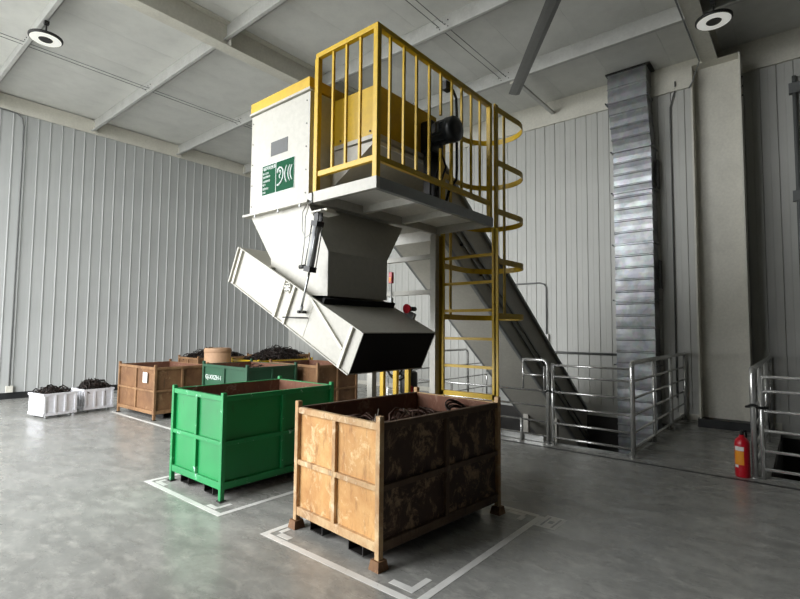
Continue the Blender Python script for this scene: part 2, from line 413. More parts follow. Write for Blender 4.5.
make_crate('steel_crate', 'brown rusty crate right of the dull green one, partly behind the chute', (5.68, 6.70, 0), 0, .92, 1.30, BRN, 'steel stacking crates', .945, False)
far_crates = []
YEL = (M['yellow'], M['yellow'], M['rust_in'])
far_crates.append(make_crate('steel_crate', 'yellow steel crate heaped with shavings behind the dull green crate', (5.95, 8.25, 0), 0, 1.30, .92, YEL, 'steel stacking crates', .92, False))
far_crates.append(make_crate('steel_crate', 'brown rusty crate behind the brown fibre drum against the left wall', (6.2, 10.9, 0), 0, 1.34, .92, BRN, 'steel stacking crates', .945, False))
far_crates.append(make_crate('steel_crate', 'brown rusty crate of shavings farthest right along the left wall', (7.9, 10.7, 0), 0, 1.34, .92, BRN, 'steel stacking crates', .945, False))

for c_, k_ in zip(far_crates, (.985, .9, .9)): c_.scale = (1, 1, k_)

def text_obj(body, size, mat, name, parent, matrix, extrude=.0005):
    cu = bpy.data.curves.new(name, 'FONT'); cu.body = body; cu.size = size; cu.extrude = extrude; cu.resolution_u = 3
    tmp = link(bpy.data.objects.new('tmp_text', cu))
    bpy.context.view_layer.update()
    me = bpy.data.meshes.new_from_object(tmp.evaluated_get(bpy.context.evaluated_depsgraph_get()))
    bpy.data.objects.remove(tmp); bpy.data.curves.remove(cu)
    me.transform(matrix); me.materials.clear(); me.materials.append(mat)
    o = link(bpy.data.objects.new(name, me)); o.parent = parent; return o
def face_negx(origin):      # text plane facing -X: reading direction -Y, up Z
    mm = Matrix(((0,0,-1),(-1,0,0),(0,1,0))).to_4x4(); mm.translation = origin; return mm
text_obj('GJ-XXZH-1', .10, M['sign_white'], 'stencil_code', gc, face_negx((-.441, .595, .66)))

# heaps of shavings
def curls(mb, n, cx, cy, sx, sy, z, h, r0_=.03, r1_=.12, th=.006):
    for _ in range(n):
        a, b = random.uniform(-1, 1), random.uniform(-1, 1)
        zz = z + h*max(0, (1-a*a))*max(0, (1-b*b)) + random.uniform(-.02, .03)
        c = Vector((cx+a*sx, cy+b*sy, zz)); r = random.uniform(r0_, r1_)
        ax = Vector((random.gauss(0,1), random.gauss(0,1), random.gauss(0,.8))).normalized()
        u = ax.orthogonal().normalized(); w = ax.cross(u); a0 = random.uniform(0, 6.28); turns = random.uniform(.5, 1.4)
        k = 7
        pts = [c+u*(math.cos(a0+turns*6.28*i/k)*r)+w*(math.sin(a0+turns*6.28*i/k)*r)+ax*(.05*i/k) for i in range(k+1)]
        mb.tube(pts, th, 3, caps=False, ry=th*2.2)
def heap(label, cx, cy, sx, sy, z, h, n, mat, group, rz=0, big=1.0):
    N = 14; vs_ = []; fs = []
    for i in range(N+1):
        for j in range(N+1):
            a, b = 2*i/N-1, 2*j/N-1
            q = Vector((a*sx, b*sy, 0)); q.rotate(Matrix.Rotation(rz, 3, 'Z'))
            vs_.append((cx+q.x, cy+q.y, z+h*(1-a*a)*(1-b*b)*random.uniform(.7, 1.15)-.03))
    for i in range(N):
        for j in range(N): fs.append((i*(N+1)+j, (i+1)*(N+1)+j, (i+1)*(N+1)+j+1, i*(N+1)+j+1))
    mb = MB().add(vs_, fs)
    k0 = len(mb.v); curls(mb, n, 0, 0, sx*.93, sy*.93, z, h, .03*big, .11*big)
    R_ = Matrix.Rotation(rz, 3, 'Z')
    for i in range(k0, len(mb.v)):
        p = R_ @ Vector((mb.v[i].x, mb.v[i].y, 0)); mb.v[i] = Vector((p.x+cx, p.y+cy, mb.v[i].z))
    o = mb.build('metal_shavings', mat)
    return tag(o, label, 'metal scrap', group, 'stuff')
heap('dark rusty scrap lying inside the tan crate under the chute', rc[0], rc[1], .60, .40, .67, .08, 160, M['scrap_rust'], 'heaps of metal scrap', rz1)
heap('dark shavings low inside the bright green crate', 2.957, 4.375, .58, .40, .38, .08, 60, M['scrap_rust'], 'heaps of metal scrap')
heap('dark shavings piled on the yellow crate', 5.95, 8.25, .58, .39, .80, .13, 260, M['scrap'], 'heaps of metal scrap', 0, 1.2)
heap('shavings inside the labelled brown crate', 4.02, 8.72, .40, .60, .55, .1, 60, M['scrap_rust'], 'heaps of metal scrap', 0)
heap('rusty shavings inside the dull green crate', 4.635, 7.06, .40, .58, .70, .1, 60, M['scrap_rust'], 'heaps of metal scrap', 0)
heap('dark shavings heaped on the crate behind the brown drum', 6.2, 10.9, .6, .39, .75, .17, 220, M['scrap'], 'heaps of metal scrap', 0, 1.2)
heap('dark shavings heaped on the crate farthest along the left wall', 7.9, 10.7, .6, .39, .75, .17, 220, M['scrap'], 'heaps of metal scrap', 0, 1.2)
# coil of strip and a bright sheet offcut on the scrap in the tan crate
R1 = Matrix.Rotation(rz1, 3, 'Z')
mb = MB()
c0 = Vector(rc) + R1 @ Vector((.50, -.20, .80))
for k in range(9):
    rr = .115+.006*random.uniform(-1, 1); tl = random.uniform(-.10, .10)
    mb.tube([c0 + R1 @ Vector((math.cos(a)*rr*1.05, math.sin(a)*rr*.9+.012*(k-4)*.6, math.sin(a)*rr*.65+.007*(k-4)+tl*.15)) for a in [6.283*i/20 for i in range(20)]], .006, 5, closed=True)
tag(mb.build('strip_coil', M['scrap']), 'loose coil of dark metal strip on the scrap in the tan crate', 'metal coil')
c0 = Vector(rc) + R1 @ Vector((.12, -.02, .66))
mb = MB().add([c0+R1 @ Vector(p) for p in ((-.05,.03,0),(.09,-.03,.02),(.06,.05,.14),(-.06,.06,.20),(-.05,.034,-.002),(.09,-.026,.018),(.06,.054,.138),(-.06,.064,.198))], [(0,1,2,3),(7,6,5,4),(0,4,5,1),(1,5,6,2),(2,6,7,3),(3,7,4,0)])
tag(mb.build('sheet_offcut', M['scrap_light']), 'bright torn sheet offcut sticking up from the scrap in the tan crate', 'metal scrap')
mb = MB(); c0 = Vector(rc) + R1 @ Vector((-.42, -.15, .62))
for k in range(4):
    mb.tube([c0+Vector((.02*k, .03*k, 0)), c0+Vector((-.03+.03*k, .05, .12)), c0+Vector((-.06+.05*k, .02*k, .20+.03*k))], .004, 5)
tag(mb.build('wire_ends', M['scrap_light']), 'thin bent wire ends poking up near the tan crate front', 'wire')

# fibre drum
t = thing('fibre_drum', (4.90, 8.52, 0), 'round brown fibre drum behind the dull green crate', 'drum')
MB().lathe((4.90, 8.52, 0), [(.232,0),(.238,.01),(.238,1.10),(.228,1.11),(.228,1.115)], 32).build('body', M['card'], t)
MB().lathe((4.90, 8.52, 1.03), [(.2385,0),(.243,.006),(.243,.07),(.238,.077)], 32, capped=False).build('rim_band', M['card'], t)
MB().lathe((4.90, 8.52, 0.02), [(.2385,0),(.243,.006),(.243,.05),(.238,.056)], 32, capped=False).build('base_band', M['card'], t)

# white plastic bins
def plastic_bin(label, corner, rz, sx, sy, h):
    t = thing('plastic_bin', crate_at(corner, rz, sx, sy), label, 'bin', 'white plastic bins by the left wall', rz)
    hx, hy = sx/2, sy/2; z0 = .06; tp = .012
    def ring(z, e): return [(-hx+e,-hy+e,z),(hx-e,-hy+e,z),(hx-e,hy-e,z),(-hx+e,hy-e,z)]
    mb = MB(); rings = ring(z0, tp)+ring(h, 0)+ring(h, .02)+ring(z0+.02, .03)
    fs = [(3,2,1,0)]+[(a*4+i, a*4+(i+1) % 4, a*4+4+(i+1) % 4, a*4+4+i) for a in range(3) for i in range(4)]+[(12,13,14,15)]
    mb.add(rings, fs).build('tub', M['plastic'], t, False)
    MB().box(-hx-.012, hx+.012, -hy-.012, -hy+.002, h-.035, h).box(-hx-.012, hx+.012, hy-.002, hy+.012, h-.035, h).box(-hx-.012, -hx+.002, -hy, hy, h-.035, h).box(hx-.002, hx+.012, -hy, hy, h-.035, h).build('rim', M['plastic'], t, False)
    MB().box(-hx-.006, hx+.006, -hy-.006, hy+.006, z0-.012, z0+.035).build('skirt', M['plastic'], t, False)
    rib_pos = [-.92, -.30, .30, .92]
    for u in rib_pos:
        for s in (-1, 1):
            MB().box(u*hx-.014, u*hx+.014, s*hy-.014, s*hy+.014, z0+.03, h-.034).build('rib', M['plastic'], t, False)
    for u in (-.8, -.4, 0, .4, .8):
        for s in (-1, 1):
            MB().box(s*hx-.012, s*hx+.012, u*hy-.01, u*hy+.01, z0+.03, h-.034).build('rib', M['plastic'], t, False)
    for a in (-1, 1):
        for c in (-1, 1):
            MB().lathe((a*(hx-.07), c*(hy-.06), 0), [(.022,0),(.026,.015),(.026,.035),(.015,.05)], 12).build('caster', M['conduit'], t, False)
    return t
b1 = plastic_bin('white ribbed plastic bin at the far left, low heap of shavings', (2.44, 9.46), math.radians(10), .50, .48, .40)
b2 = plastic_bin('white ribbed plastic bin between its twin and the labelled brown crate', (3.08, 9.66), math.radians(5), .48, .48, .40)
heap('grey shavings in the left white bin', b1.location.x, b1.location.y, .20, .19, .375, .035, 90, M['scrap'], 'heaps of metal scrap', b1.rotation_euler.z, .8)
heap('black shavings piled high in the right white bin', b2.location.x, b2.location.y, .20, .19, .375, .10, 200, M['scrap'], 'heaps of metal scrap', b2.rotation_euler.z, .8)

# ------------------------------------------------------------------ discharge machine
XS = 2.6; BY0, BY1 = 3.175, 4.035
hop = thing('discharge_hopper', (3.1, 3.6, 1.75), 'white discharge hopper with yellow lid and green noise sign', 'hopper')
box('body', M['white'], hop, XS+.012, 3.62, BY0, BY1, 2.56, 3.53)
fp = box('front_panel', M['white'], hop, XS, XS+.012, BY0-.005, BY1-.01, 2.575, 3.51)
for yy in (BY0+.035, BY1-.035):
    for k in range(5):
        MB().lathe((XS-.005, yy, 2.64+.2*k), [(.007,0),(.007,.006)], 8, 'x').build('screw', M['screw'], fp)
MB().box(XS-.02, XS+.02, BY0-.02, BY1+.008, 3.52, 3.54).build('top_flange', M['white'], hop)
box('lid', M['yellow'], hop, XS-.015, 3.62, BY0-.01, BY1-.005, 3.54, 3.635, bevel=.004)
box('bottom_flange', M['white'], hop, XS-.035, 3.62, BY0-.03, BY1+.06, 2.545, 2.565)
for yy in (3.25, 3.55, 3.9):
    box('lug', M['conduit'], hop, XS-.03, XS-.02, yy-.01, yy+.01, 2.52, 2.545)
box('nameplate', M['plate'], hop, XS-.003, XS, 3.465, 3.71, 3.06, 3.19)
# funnel: shifts towards the camera side as it narrows
lo = 2.12
fun = MB()
top = [(XS+.02, 3.19), (3.87, 3.19), (3.87, 4.03), (XS+.02, 4.03)]
mid = [(XS+.02, 2.935), (3.34, 2.935), (3.34, 3.70), (XS+.02, 3.70)]
vs_ = [(x, y, 2.545) for x, y in top]+[(x, y, lo) for x, y in mid]+[(x, y, 1.76) for x, y in mid[:2]]+[(x, y, 1.80) for x, y in mid[2:]]
fun.add(vs_, [(0,1,2,3)]+[(a*4+i, a*4+4+i, a*4+4+(i+1) % 4, a*4+(i+1) % 4) for a in (0, 1) for i in range(4)])
fun.build('funnel', M['white'], hop)
# head hood over the platform: yellow cover on a white tapering transition
hd = box('hood', M['yellow'], hop, 2.845, 3.68, 2.63, 3.17, 3.085, 3.50, bevel=.004)
for yy, zz in ((2.70, 3.12), (3.05, 3.12)): MB().lathe((2.838, yy, zz), [(.008,0),(.008,.01)], 8, 'x').build('screw', M['dark'], hd)
box('hood_flange', M['white'], hop, 2.835, 3.74, 2.615, 3.172, 3.05, 3.085)
MB().hexa([(2.85,3.165,2.72),(3.9,3.165,2.72),(3.9,3.172,2.72),(2.85,3.172,2.72),(2.85,2.64,3.03),(3.72,2.64,3.03),(3.72,3.172,3.05),(2.85,3.172,3.05)]).build('transition', M['white'], hop)
box('ledge_strip', M['cream'], hop, 2.86, 3.74, 2.625, 2.64, 3.0, 3.03)

sign = thing('noise_sign', (XS-.004, 3.6, 2.71), 'green and white noise source sign with an ear symbol on the hopper', 'sign')
SY0, SY1, SZ0, SZ1 = 3.362, 3.835, 2.712, 2.992
box('plate', M['sign_white'], sign, XS-.003, XS, SY0, SY1, SZ0, SZ1)
box('green_field', M['green_sign'], sign, XS-.0045, XS-.003, SY0+.004, 3.622, SZ0+.004, SZ1-.004)
box('green_field', M['green_sign'], sign, XS-.0045, XS-.003, 3.630, SY1-.004, SZ0+.004, SZ1-.004)
for s, size, z, y in (('噪声排放源', .038, 2.945, 3.815), ('单位名称:', .022, 2.906, 3.822), ('排放源编号:', .022, 2.874, 3.822), ('污染物种类:', .022, 2.834, 3.822), ('噪声', .022, 2.803, 3.822), ('监制单位', .022, 2.766, 3.822), ('2020', .022, 2.732, 3.822)):
    text_obj(s, size, M['sign_white'], 'lettering', sign, face_negx(Vector((XS-.005, y, z))-Vector(sign.location)))
def ysym(pts, r):       # strokes in the sign's plane
    return MB().tube([(XS-.005, y, z) for y, z in pts], r, 6)
ec = (3.50, 2.855)
ear = MB()
pts = [(ec[0]+.085-.0, ec[1]+.03)]
outer = arc((3.545, 2.885), .048, math.radians(-20)+PI*.1, PI*1.02, 10, lambda a, b: (a, b))
outer = [(3.598, 2.885), (3.592, 2.915), (3.568, 2.932), (3.540, 2.925), (3.518, 2.900), (3.512, 2.865), (3.520, 2.825), (3.545, 2.795), (3.580, 2.775), (3.598, 2.775)]
ear.tube([(XS-.005, y, z) for y, z in outer], .0075, 6)
ear.tube([(XS-.005, y, z) for y, z in ((3.575,2.89),(3.562,2.905),(3.548,2.89),(3.552,2.868),(3.568,2.862),(3.566,2.84),(3.556,2.83))], .0055, 6)
ear.build('ear_symbol', M['sign_white'], sign)
for k, (cy, h) in enumerate(((3.478, .075), (3.445, .070), (3.413, .066))):
    pts = [(cy+(.022 if k else -.0)*(-(2*i/8-1)**2)*-1 - (0 if k else .0), 2.852+h*(2*i/8-1)) for i in range(9)]
    pts = [(cy-.026*(2*i/8-1)**2+(.0 if k else .012), 2.855+h*(2*i/8-1)) for i in range(9)]
    ysym(pts, .006).build('sound_wave', M['sign_white'], sign)

# swing chute
CX0, CX1, CCY, CCZ = 2.55, 3.445, 3.3465, 1.706
DU = Vector((0, -.90075, -.43435)); DN = Vector((0, -.43435, .90075))
def ch(x, u, v): return Vector((x, CCY, CCZ)) + DU*u + DN*v
chute = thing('swing_chute', (3.0, CCY, 1.3), 'white tilting chute trough hung under the hopper, black outlet over the tan crate', 'chute')
def cbox(name, mat, x0, x1, u0, u1, v0, v1, parent=chute):
    return MB().hexa([ch(x0,u0,v0),ch(x1,u0,v0),ch(x1,u1,v0),ch(x0,u1,v0),ch(x0,u0,v1),ch(x1,u0,v1),ch(x1,u1,v1),ch(x0,u1,v1)]).build(name, mat, parent)
HL, HD = .90, .175
sp = cbox('side_plate', M['white'], CX0, CX0+.008, -HL, HL, -HD, HD)
cbox('side_plate', M['white'], CX1-.008, CX1, -HL, HL, -HD, HD)
cbox('bottom_plate', M['white'], CX0+.008, CX1-.008, -HL, HL, -HD, -HD+.008)
cbox('top_plate', M['white'], CX0+.008, CX1-.008, .40, HL, HD-.008, HD)
cbox('top_plate', M['white'], CX0+.008, CX1-.008, -HL, -.40, HD-.008, HD)
cbox('end_flange', M['white'], CX0-.03, CX0, -HL-.004, -HL+.012, -HD, HD+.004, sp)
for u in (-.845, -.112, .034, .79):
    MB().hexa([ch(CX0-.022,u-.014,-HD+.004),ch(CX0,u-.014,-HD+.004),ch(CX0,u+.014,-HD+.004),ch(CX0-.022,u+.014,-HD+.004),ch(CX0-.022,u-.014,HD-.004),ch(CX0,u-.014,HD-.004),ch(CX0,u+.014,HD-.004),ch(CX0-.022,u+.014,HD-.004)]).build('side_bar', M['cream'], sp)
a, b_ = Vector((.262, .165)), Vector((.765, -.03)); d = (b_-a).normalized(); nn = Vector((-d.y, d.x))*.012
q = [a+nn, b_+nn, b_-nn, a-nn]
MB().hexa([ch(CX0-.018, p.x, p.y) for p in q]+[ch(CX0, p.x, p.y) for p in q]).build('diagonal_bar', M['cream'], sp)
cbox('weld_seam', M['cream'], CX0-.003, CX0, .30, .304, -.17, .12, sp)
cbox('top_lip', M['white'], CX0-.02, CX0, -HL, HL, HD-.004, HD+.003, sp)
cbox('bottom_lip', M['white'], CX0-.012, CX0, -HL, HL, -HD-.003, -HD+.006, sp)
cbox('rubber_flap', M['rubber'], CX0+.009, CX1-.009, HL-.010, HL-.003, -HD+.009, HD-.009)
cbox('rubber_flap', M['rubber'], CX0+.012, CX1-.012, -HL+.03, -HL+.022, -HD+.012, HD-.012)
cbox('dark_gap_strip', M['rubber'], CX0+.012, CX1-.03, .37, .395, HD-.09, HD+.045)  # black strip painted in for the dark gap between funnel and chute
pv = ch(CX0-.014, -.04, .125)
MB().lathe(pv, [(.042,-.012),(.042,.004),(.03,.012)], 20, 'x').build('pivot_hub', M['cream'], chute)
for k in range(6):
    an = k*PI/3; MB().lathe(pv+Vector((-.024, .03*math.cos(an), .03*math.sin(an))), [(.006,0),(.006,.012)], 6, 'x').build('bolt', M['screw'], chute)
MB().tube([ch(CX0-.05, .05, -.105), ch(CX0-.05, .285, 0.0)], .006, 6).build('pin_rod', M['dark'], chute)
for s in (0, 1):
    p = ch(CX0-.05, .05, -.105) if not s else ch(CX0-.05, .285, 0)
    MB().tube([p, p+Vector((.05, 0, 0))], .006, 6).build('pin_rod', M['dark'], chute)
# horn on the chute's far rear edge
cbox('bracket', M['conduit'], CX1-.03, CX1, .52, .64, HD, HD+.05)
hc = ch(CX1-.03, .575, HD+.075)
MB().lathe(hc, [(.016,0),(.02,.01),(.02,.07)], 14, 'x').build('horn_body', M['dark'], chute)
MB().lathe(hc, [(.042,-.055),(.036,-.03),(.02,-.005),(.018,.002)], 18, 'x').build('horn_bell', M['red'], chute)

# hydraulic cylinder
cyl = thing('hydraulic_cylinder', (2.46, 2.98, 1.63), 'grey hydraulic cylinder with thin rod linking hopper and chute', 'cylinder')
A, B_, C_ = Vector((2.47, 2.885, 2.36)), Vector((2.47, 2.975, 1.96)), Vector((2.50, 3.115, 1.63))
d = (B_-A).normalized()
MB().tube([A+d*.05, B_], .030, 16).build('barrel', M['cyl'], cyl)
for s in (0, 1):
    p = A+d*.05 if s == 0 else B_
    mb = MB(); n1 = Vector((1,0,0)); n2 = d.cross(n1).normalized()
    c = [p+n1*x*.036+n2*y*.036+d*z for z in (-.02, .02) for x, y in ((-1,-1),(1,-1),(1,1),(-1,1))]
    mb.hexa(c).build('end_cap', M['dark'], cyl)
for x, y in ((-1,-1),(1,-1),(1,1),(-1,1)):
    n1 = Vector((1,0,0)); n2 = d.cross(n1).normalized(); o_ = n1*x*.03+n2*y*.03
    MB().tube([A+d*.05+o_, B_+o_], .005, 6).build('tie_rod', M['chrome'], cyl)
MB().tube([B_, C_], .009, 10).build('piston_rod', M['chrome'], cyl)
MB().tube([C_+(B_-C_).normalized()*.05, C_], .014, 10).build('rod_eye', M['cyl'], cyl)
MB().tube([C_-Vector((.03,0,0)), C_+Vector((.05,0,0))], .012, 10).build('pin', M['dark'], cyl)
box('mount_plate', M['cream'], cyl, 2.43, 2.62, 2.81, 2.94, 2.395, 2.407)
MB().box(2.445, 2.455, 2.86, 2.91, 2.33, 2.395).box(2.485, 2.495, 2.86, 2.91, 2.33, 2.395).build('clevis', M['dark'], cyl)
box('mount_arm', M['cream'], cyl, 2.52, 2.62, 2.85, 2.93, 2.405, 2.44)
MB().lathe((2.455, 3.05, 1.985), [(.016,-.03),(.016,.03)], 10, 'y').build('fitting', M['dark'], cyl)
MB().tube([(2.47, 2.93, 1.99), (2.455, 3.05, 1.985)], .006, 6).build('fitting_stub', M['conduit'], cyl)
for k, pts in enumerate((((2.56,3.12,2.545),(2.52,3.14,2.45),(2.50,3.12,2.30),(2.48,3.05,2.22),(2.46,2.94,2.25)), ((2.56,3.09,2.545),(2.50,3.08,2.40),(2.48,3.06,2.2),(2.455,3.06,2.0)))):
    MB().tube(pts, .0035, 6).build('hose', M['conduit'], cyl)

# inclined conveyor running down into the pit
CVY0, CVY1 = 3.19, 3.89
conv = thing('inclined_conveyor', (6.2, 3.54, 0), 'grey inclined enclosed conveyor running from the hopper down into the pit', 'conveyor')
SL = -.72
def zt(x): return 2.30+SL*(x-6.17)
def zb(x): return 1.50+SL*(x-5.98)
XA, XB = 4.55, 9.35
sd = Vector((1, 0, SL)).normalized(); sn = Vector((-sd.z, 0, sd.x))
shell = MB().prism([(XA, zb(XA)), (XA, zt(XA)), (XB, zt(XB)), (XB, zb(XB))], lambda a, b, t: (a, CVY0+.012+(CVY1-CVY0-.024)*t, b))
shell.build('casing', M['white'], conv)
def strip(name, mat, y0, y1, o0, o1, x0=XA, x1=XB):      # strip parallel to the conveyor between offsets above its lower edge
    MB().prism([(x0, zb(x0)+o0), (x0, zb(x0)+o1), (x1, zb(x1)+o1), (x1, zb(x1)+o0)], lambda a, b, t: (a, y0+(y1-y0)*t, b)).build(name, mat, conv)
HT = zt(6)-zb(6)
for y0, y1 in ((CVY0-.03, CVY0+.012), (CVY1-.012, CVY1+.03)):
    strip('edge_channel', M['conduit'], y0, y1, 0, .05); strip('edge_channel', M['conduit'], y0, y1, HT-.05, HT)
    strip('side_rib', M['conduit'], y0+.01, y1-.01, HT*.36, HT*.36+.035)
    strip('side_rib', M['conduit'], y0+.01, y1-.01, HT*.50, HT*.50+.035)
box('head_casing', M['white'], conv, 3.66, 4.62, CVY0, CVY1, 2.66, 3.46)
box('support_leg', M['white'], conv, 8.0, 8.09, CVY0+.05, CVY0+.14, PZ, zb(8.0))
box('support_leg', M['white'], conv, 8.0, 8.09, CVY1-.14, CVY1-.05, PZ, zb(8.0))
for xx in (5.0, 5.45, 6.2):
    MB().lathe((xx, CVY0-.01, zb(xx)+.32), [(.015,-.012),(.015,.03)], 8, 'y').build('bolt', M['dark'], conv)

# access platform
PXE, PYN, PYF, PZT = 4.35, 2.40, 3.115, 2.63
plat = thing('access_platform', (4.35, 2.75, 0), 'white raised platform with yellow railing beside the hopper', 'platform')
M['deck'] = paint('bounce_lit_deck_white', (238,236,228), .5, .1)  # paler than the frame: bounce light from the floor put into the colour
box('deck', M['deck'], plat, XS+.04, PXE-.04, PYN+.04, PYF, PZT-.012, PZT-.004)
def channel(name, *b): return box(name, M['white'], plat, *b, bevel=.003)
box('edge_beam', M['white'], plat, XS, XS+.04, PYN, PYF, PZT-.09, PZT)
box('edge_beam', M['conduit'], plat, XS+.04, PXE, PYN, PYN+.04, PZT-.09, PZT)
box('edge_beam', M['white'], plat, PXE-.04, PXE, PYN+.04, PYF, PZT-.09, PZT)
box('edge_beam', M['white'], plat, XS+.04, PXE-.04, PYF-.04, PYF, PZT-.09, PZT-.012)
for xx in (3.16, 3.72):
    box('cross_beam', M['deck'], plat, xx, xx+.05, PYN+.04, PYF-.04, PZT-.075, PZT-.012)
box('bracket', M['conduit'], plat, XS-.012, XS+.04, PYF, PYF+.045, PZT-.09, PZT-.01)
box('leg', M['white'], plat, PXE-.05, PXE+.02, PYF-.035, PYF+.035, 0, PZT-.09)
box('leg', M['white'], plat, PXE-.05, PXE+.03, 4.0, 4.08, 0, 2.56)
for z in (2.30, 1.91, 1.285):
    box('tie_beam', M['white'], plat, PXE-.045, PXE+.015, PYF+.035, 4.0, z-.025, z+.025)
box('base_plate', M['conduit'], plat, PXE-.11, PXE+.08, PYF-.09, PYF+.09, 0, .012)
box('base_plate', M['conduit'], plat, PXE-.11, PXE+.09, 3.94, 4.14, 0, .012)
# railing: posts, rails, balusters
RT = 3.815
pw_ = .045
for x, y in ((XS+.005, PYN+.005), (XS+.005, PYF-.035), (PXE-.05, PYN+.005)):
    box('post', M['yellow'], plat, x, x+pw_, y, y+pw_, PZT, RT-.04, bevel=.003)
box('top_rail', M['yellow'], plat, XS+.005, XS+.05, PYN+.005, PYF, RT-.04, RT, bevel=.003)
box('top_rail', M['yellow'], plat, XS+.05, PXE-.005, PYN+.005, PYN+.05, RT-.04, RT, bevel=.003)
box('lower_rail', M['yellow'], plat, XS+.01, XS+.045, PYN+.05, PYF-.045, 2.755, 2.80, bevel=.003)
box('lower_rail', M['yellow'], plat, XS+.05, PXE-.05, PYN+.01, PYN+.045, 2.755, 2.80, bevel=.003)
for i in range(3):
    y = PYN+.05+(PYF-.045-PYN-.05)*(i+1)/4
    box('baluster', M['yellow'], plat, XS+.018, XS+.038, y-.01, y+.01, 2.80, RT-.04)
bal = [2.775, 2.945, 3.11, 3.29, 3.46, 3.635, 3.80, 3.97, 4.135]
for i, x in enumerate(bal):
    box('baluster', M['yellow'], plat, x-.01, x+.01, PYN+.018, PYN+.038, 3.39 if i == 4 else 2.80, RT-.04)
box('baluster', M['yellow'], plat, 3.45, 3.47, PYN+.018, PYN+.038, 2.80, 3.09)

# caged ladder
LX = PXE+.03; LY0, LY1 = 2.40, 3.06
lad = thing('caged_ladder', (LX, 2.73, 0), 'yellow steel ladder with safety cage hoops at the platform end', 'ladder')
for y in (LY0, LY1):
    MB().box(LX, LX+.065, y-.009, y+.009, 0, 3.83).box(LX, LX+.008, y-.035, y+.035, 0, 2.53).build('stringer', M['yellow'], lad)
for z in (.26, .545, 1.115, 1.405, 1.70, 1.99, 2.27):
    box('rung', M['yellow'], lad, LX+.01, LX+.045, LY0+.009, LY1-.009, z-.015, z+.015)
box('rung', M['yellow'], lad, LX+.0, LX+.05, LY0+.009, LY1-.009, .80, .85)
def hoop_pts(z, n=18):
    pts = [(LX+.05, LY0-.01, z)]
    c = (LX+.50, (LY0+LY1)/2); R = (LY1-LY0)/2+.03
    for i in range(n+1):
        a = -PI/2+PI*i/n; pts.append((c[0]+R*math.cos(a), c[1]+R*math.sin(a), z))
    pts.append((LX+.05, LY1, z)); return pts
def flat_hoop(z, h=.03):
    p = hoop_pts(z); n = len(p); vs_ = []
    for i, q in enumerate(p):
        a = Vector(p[max(i-1, 0)]); b = Vector(p[min(i+1, n-1)]); t = (b-a).normalized(); o_ = Vector((t.y, -t.x, 0))*.004
        for s, dz in ((1,-h),(1,h),(-1,h),(-1,-h)): vs_.append(Vector(q)+o_*s+Vector((0,0,dz)))
    fs = [(i*4+k, i*4+(k+1) % 4, i*4+4+(k+1) % 4, i*4+4+k) for i in range(n-1) for k in range(4)]
    fs += [(0,1,2,3), tuple((n-1)*4+k for k in (3,2,1,0))]
    return MB().add(vs_, fs)
for z in (3.78, 3.22, 2.71, 2.20, 1.64):
    flat_hoop(z).build('cage_hoop', M['yellow'], lad)
hp = hoop_pts(0)
for y in (LY0-.018, LY1+.018):
    box('cage_strip', M['yellow'], lad, LX+.17, LX+.215, y-.005+(.012 if y < 2.7 else -.012), y+.005+(.012 if y < 2.7 else -.012), 1.61, 3.81)

# gear motor on the hood's end
mot = thing('gear_motor', (3.5, 2.55, PZT), 'black gear motor poking through the gap in the yellow balusters', 'motor')
box('gearbox', M['motor'], mot, 3.42, 3.62, 2.50, 2.628, 3.08, 3.37, bevel=.02)
mc = Vector((3.47, 2.50, 3.235))
MB().lathe(mc, [(.075,.0),(.095,-.01),(.10,-.03),(.10,-.15),(.112,-.155),(.112,-.22),(.10,-.24),(.04,-.245)], 24, 'y').build('motor_body', M['motor'], mot)
for k in range(12):
    an = 2*PI*k/12
    p = mc+Vector((.1*math.cos(an), -.035, .1*math.sin(an)))
    MB().tube([p, p+Vector((0,-.115,0))], .006, 4).build('cooling_fin', M['motor'], mot)
box('terminal_box', M['motor'], mot, 3.36, 3.375, 2.38, 2.46, 3.2, 3.29, bevel=.004)
MB().box(3.44, 3.465, 2.53, 2.60, PZT, 3.08).box(3.56, 3.585, 2.53, 2.60, PZT, 3.08).box(3.44, 3.585, 2.55, 2.58, 2.82, 2.85).build('stand', M['dark'], mot)
MB().tube([(3.47, 2.44, 3.14), (3.50, 2.46, 3.0), (3.46, 2.48, 2.86), (3.47, 2.5, 2.74), (3.47, 2.5, PZT)], .012, 8).build('cable', M['rubber'], mot)
MB().tube([(3.60, 2.52, 3.12), (3.62, 2.48, 2.98), (3.56, 2.48, 2.86), (3.50, 2.5, 2.74)], .010, 8).build('cable', M['rubber'], mot)
jb = thing('junction_box', (3.66, 2.44, 3.7), 'small black junction box with hanging cable on the platform railing', 'junction box')
box('case', M['dark'], jb, 3.575, 3.66, 2.448, 2.50, 3.69, 3.775, bevel=.005)
MB().tube([(3.66, 2.47, 3.73), (3.72, 2.47, 3.73), (3.77, 2.47, 3.68), (3.785, 2.47, 3.5), (3.785, 2.47, 3.0), (3.78, 2.47, 2.9), (3.72, 2.5, 2.82), (3.70, 2.55, PZT)], .013, 8).build('cable', M['rubber'], jb)

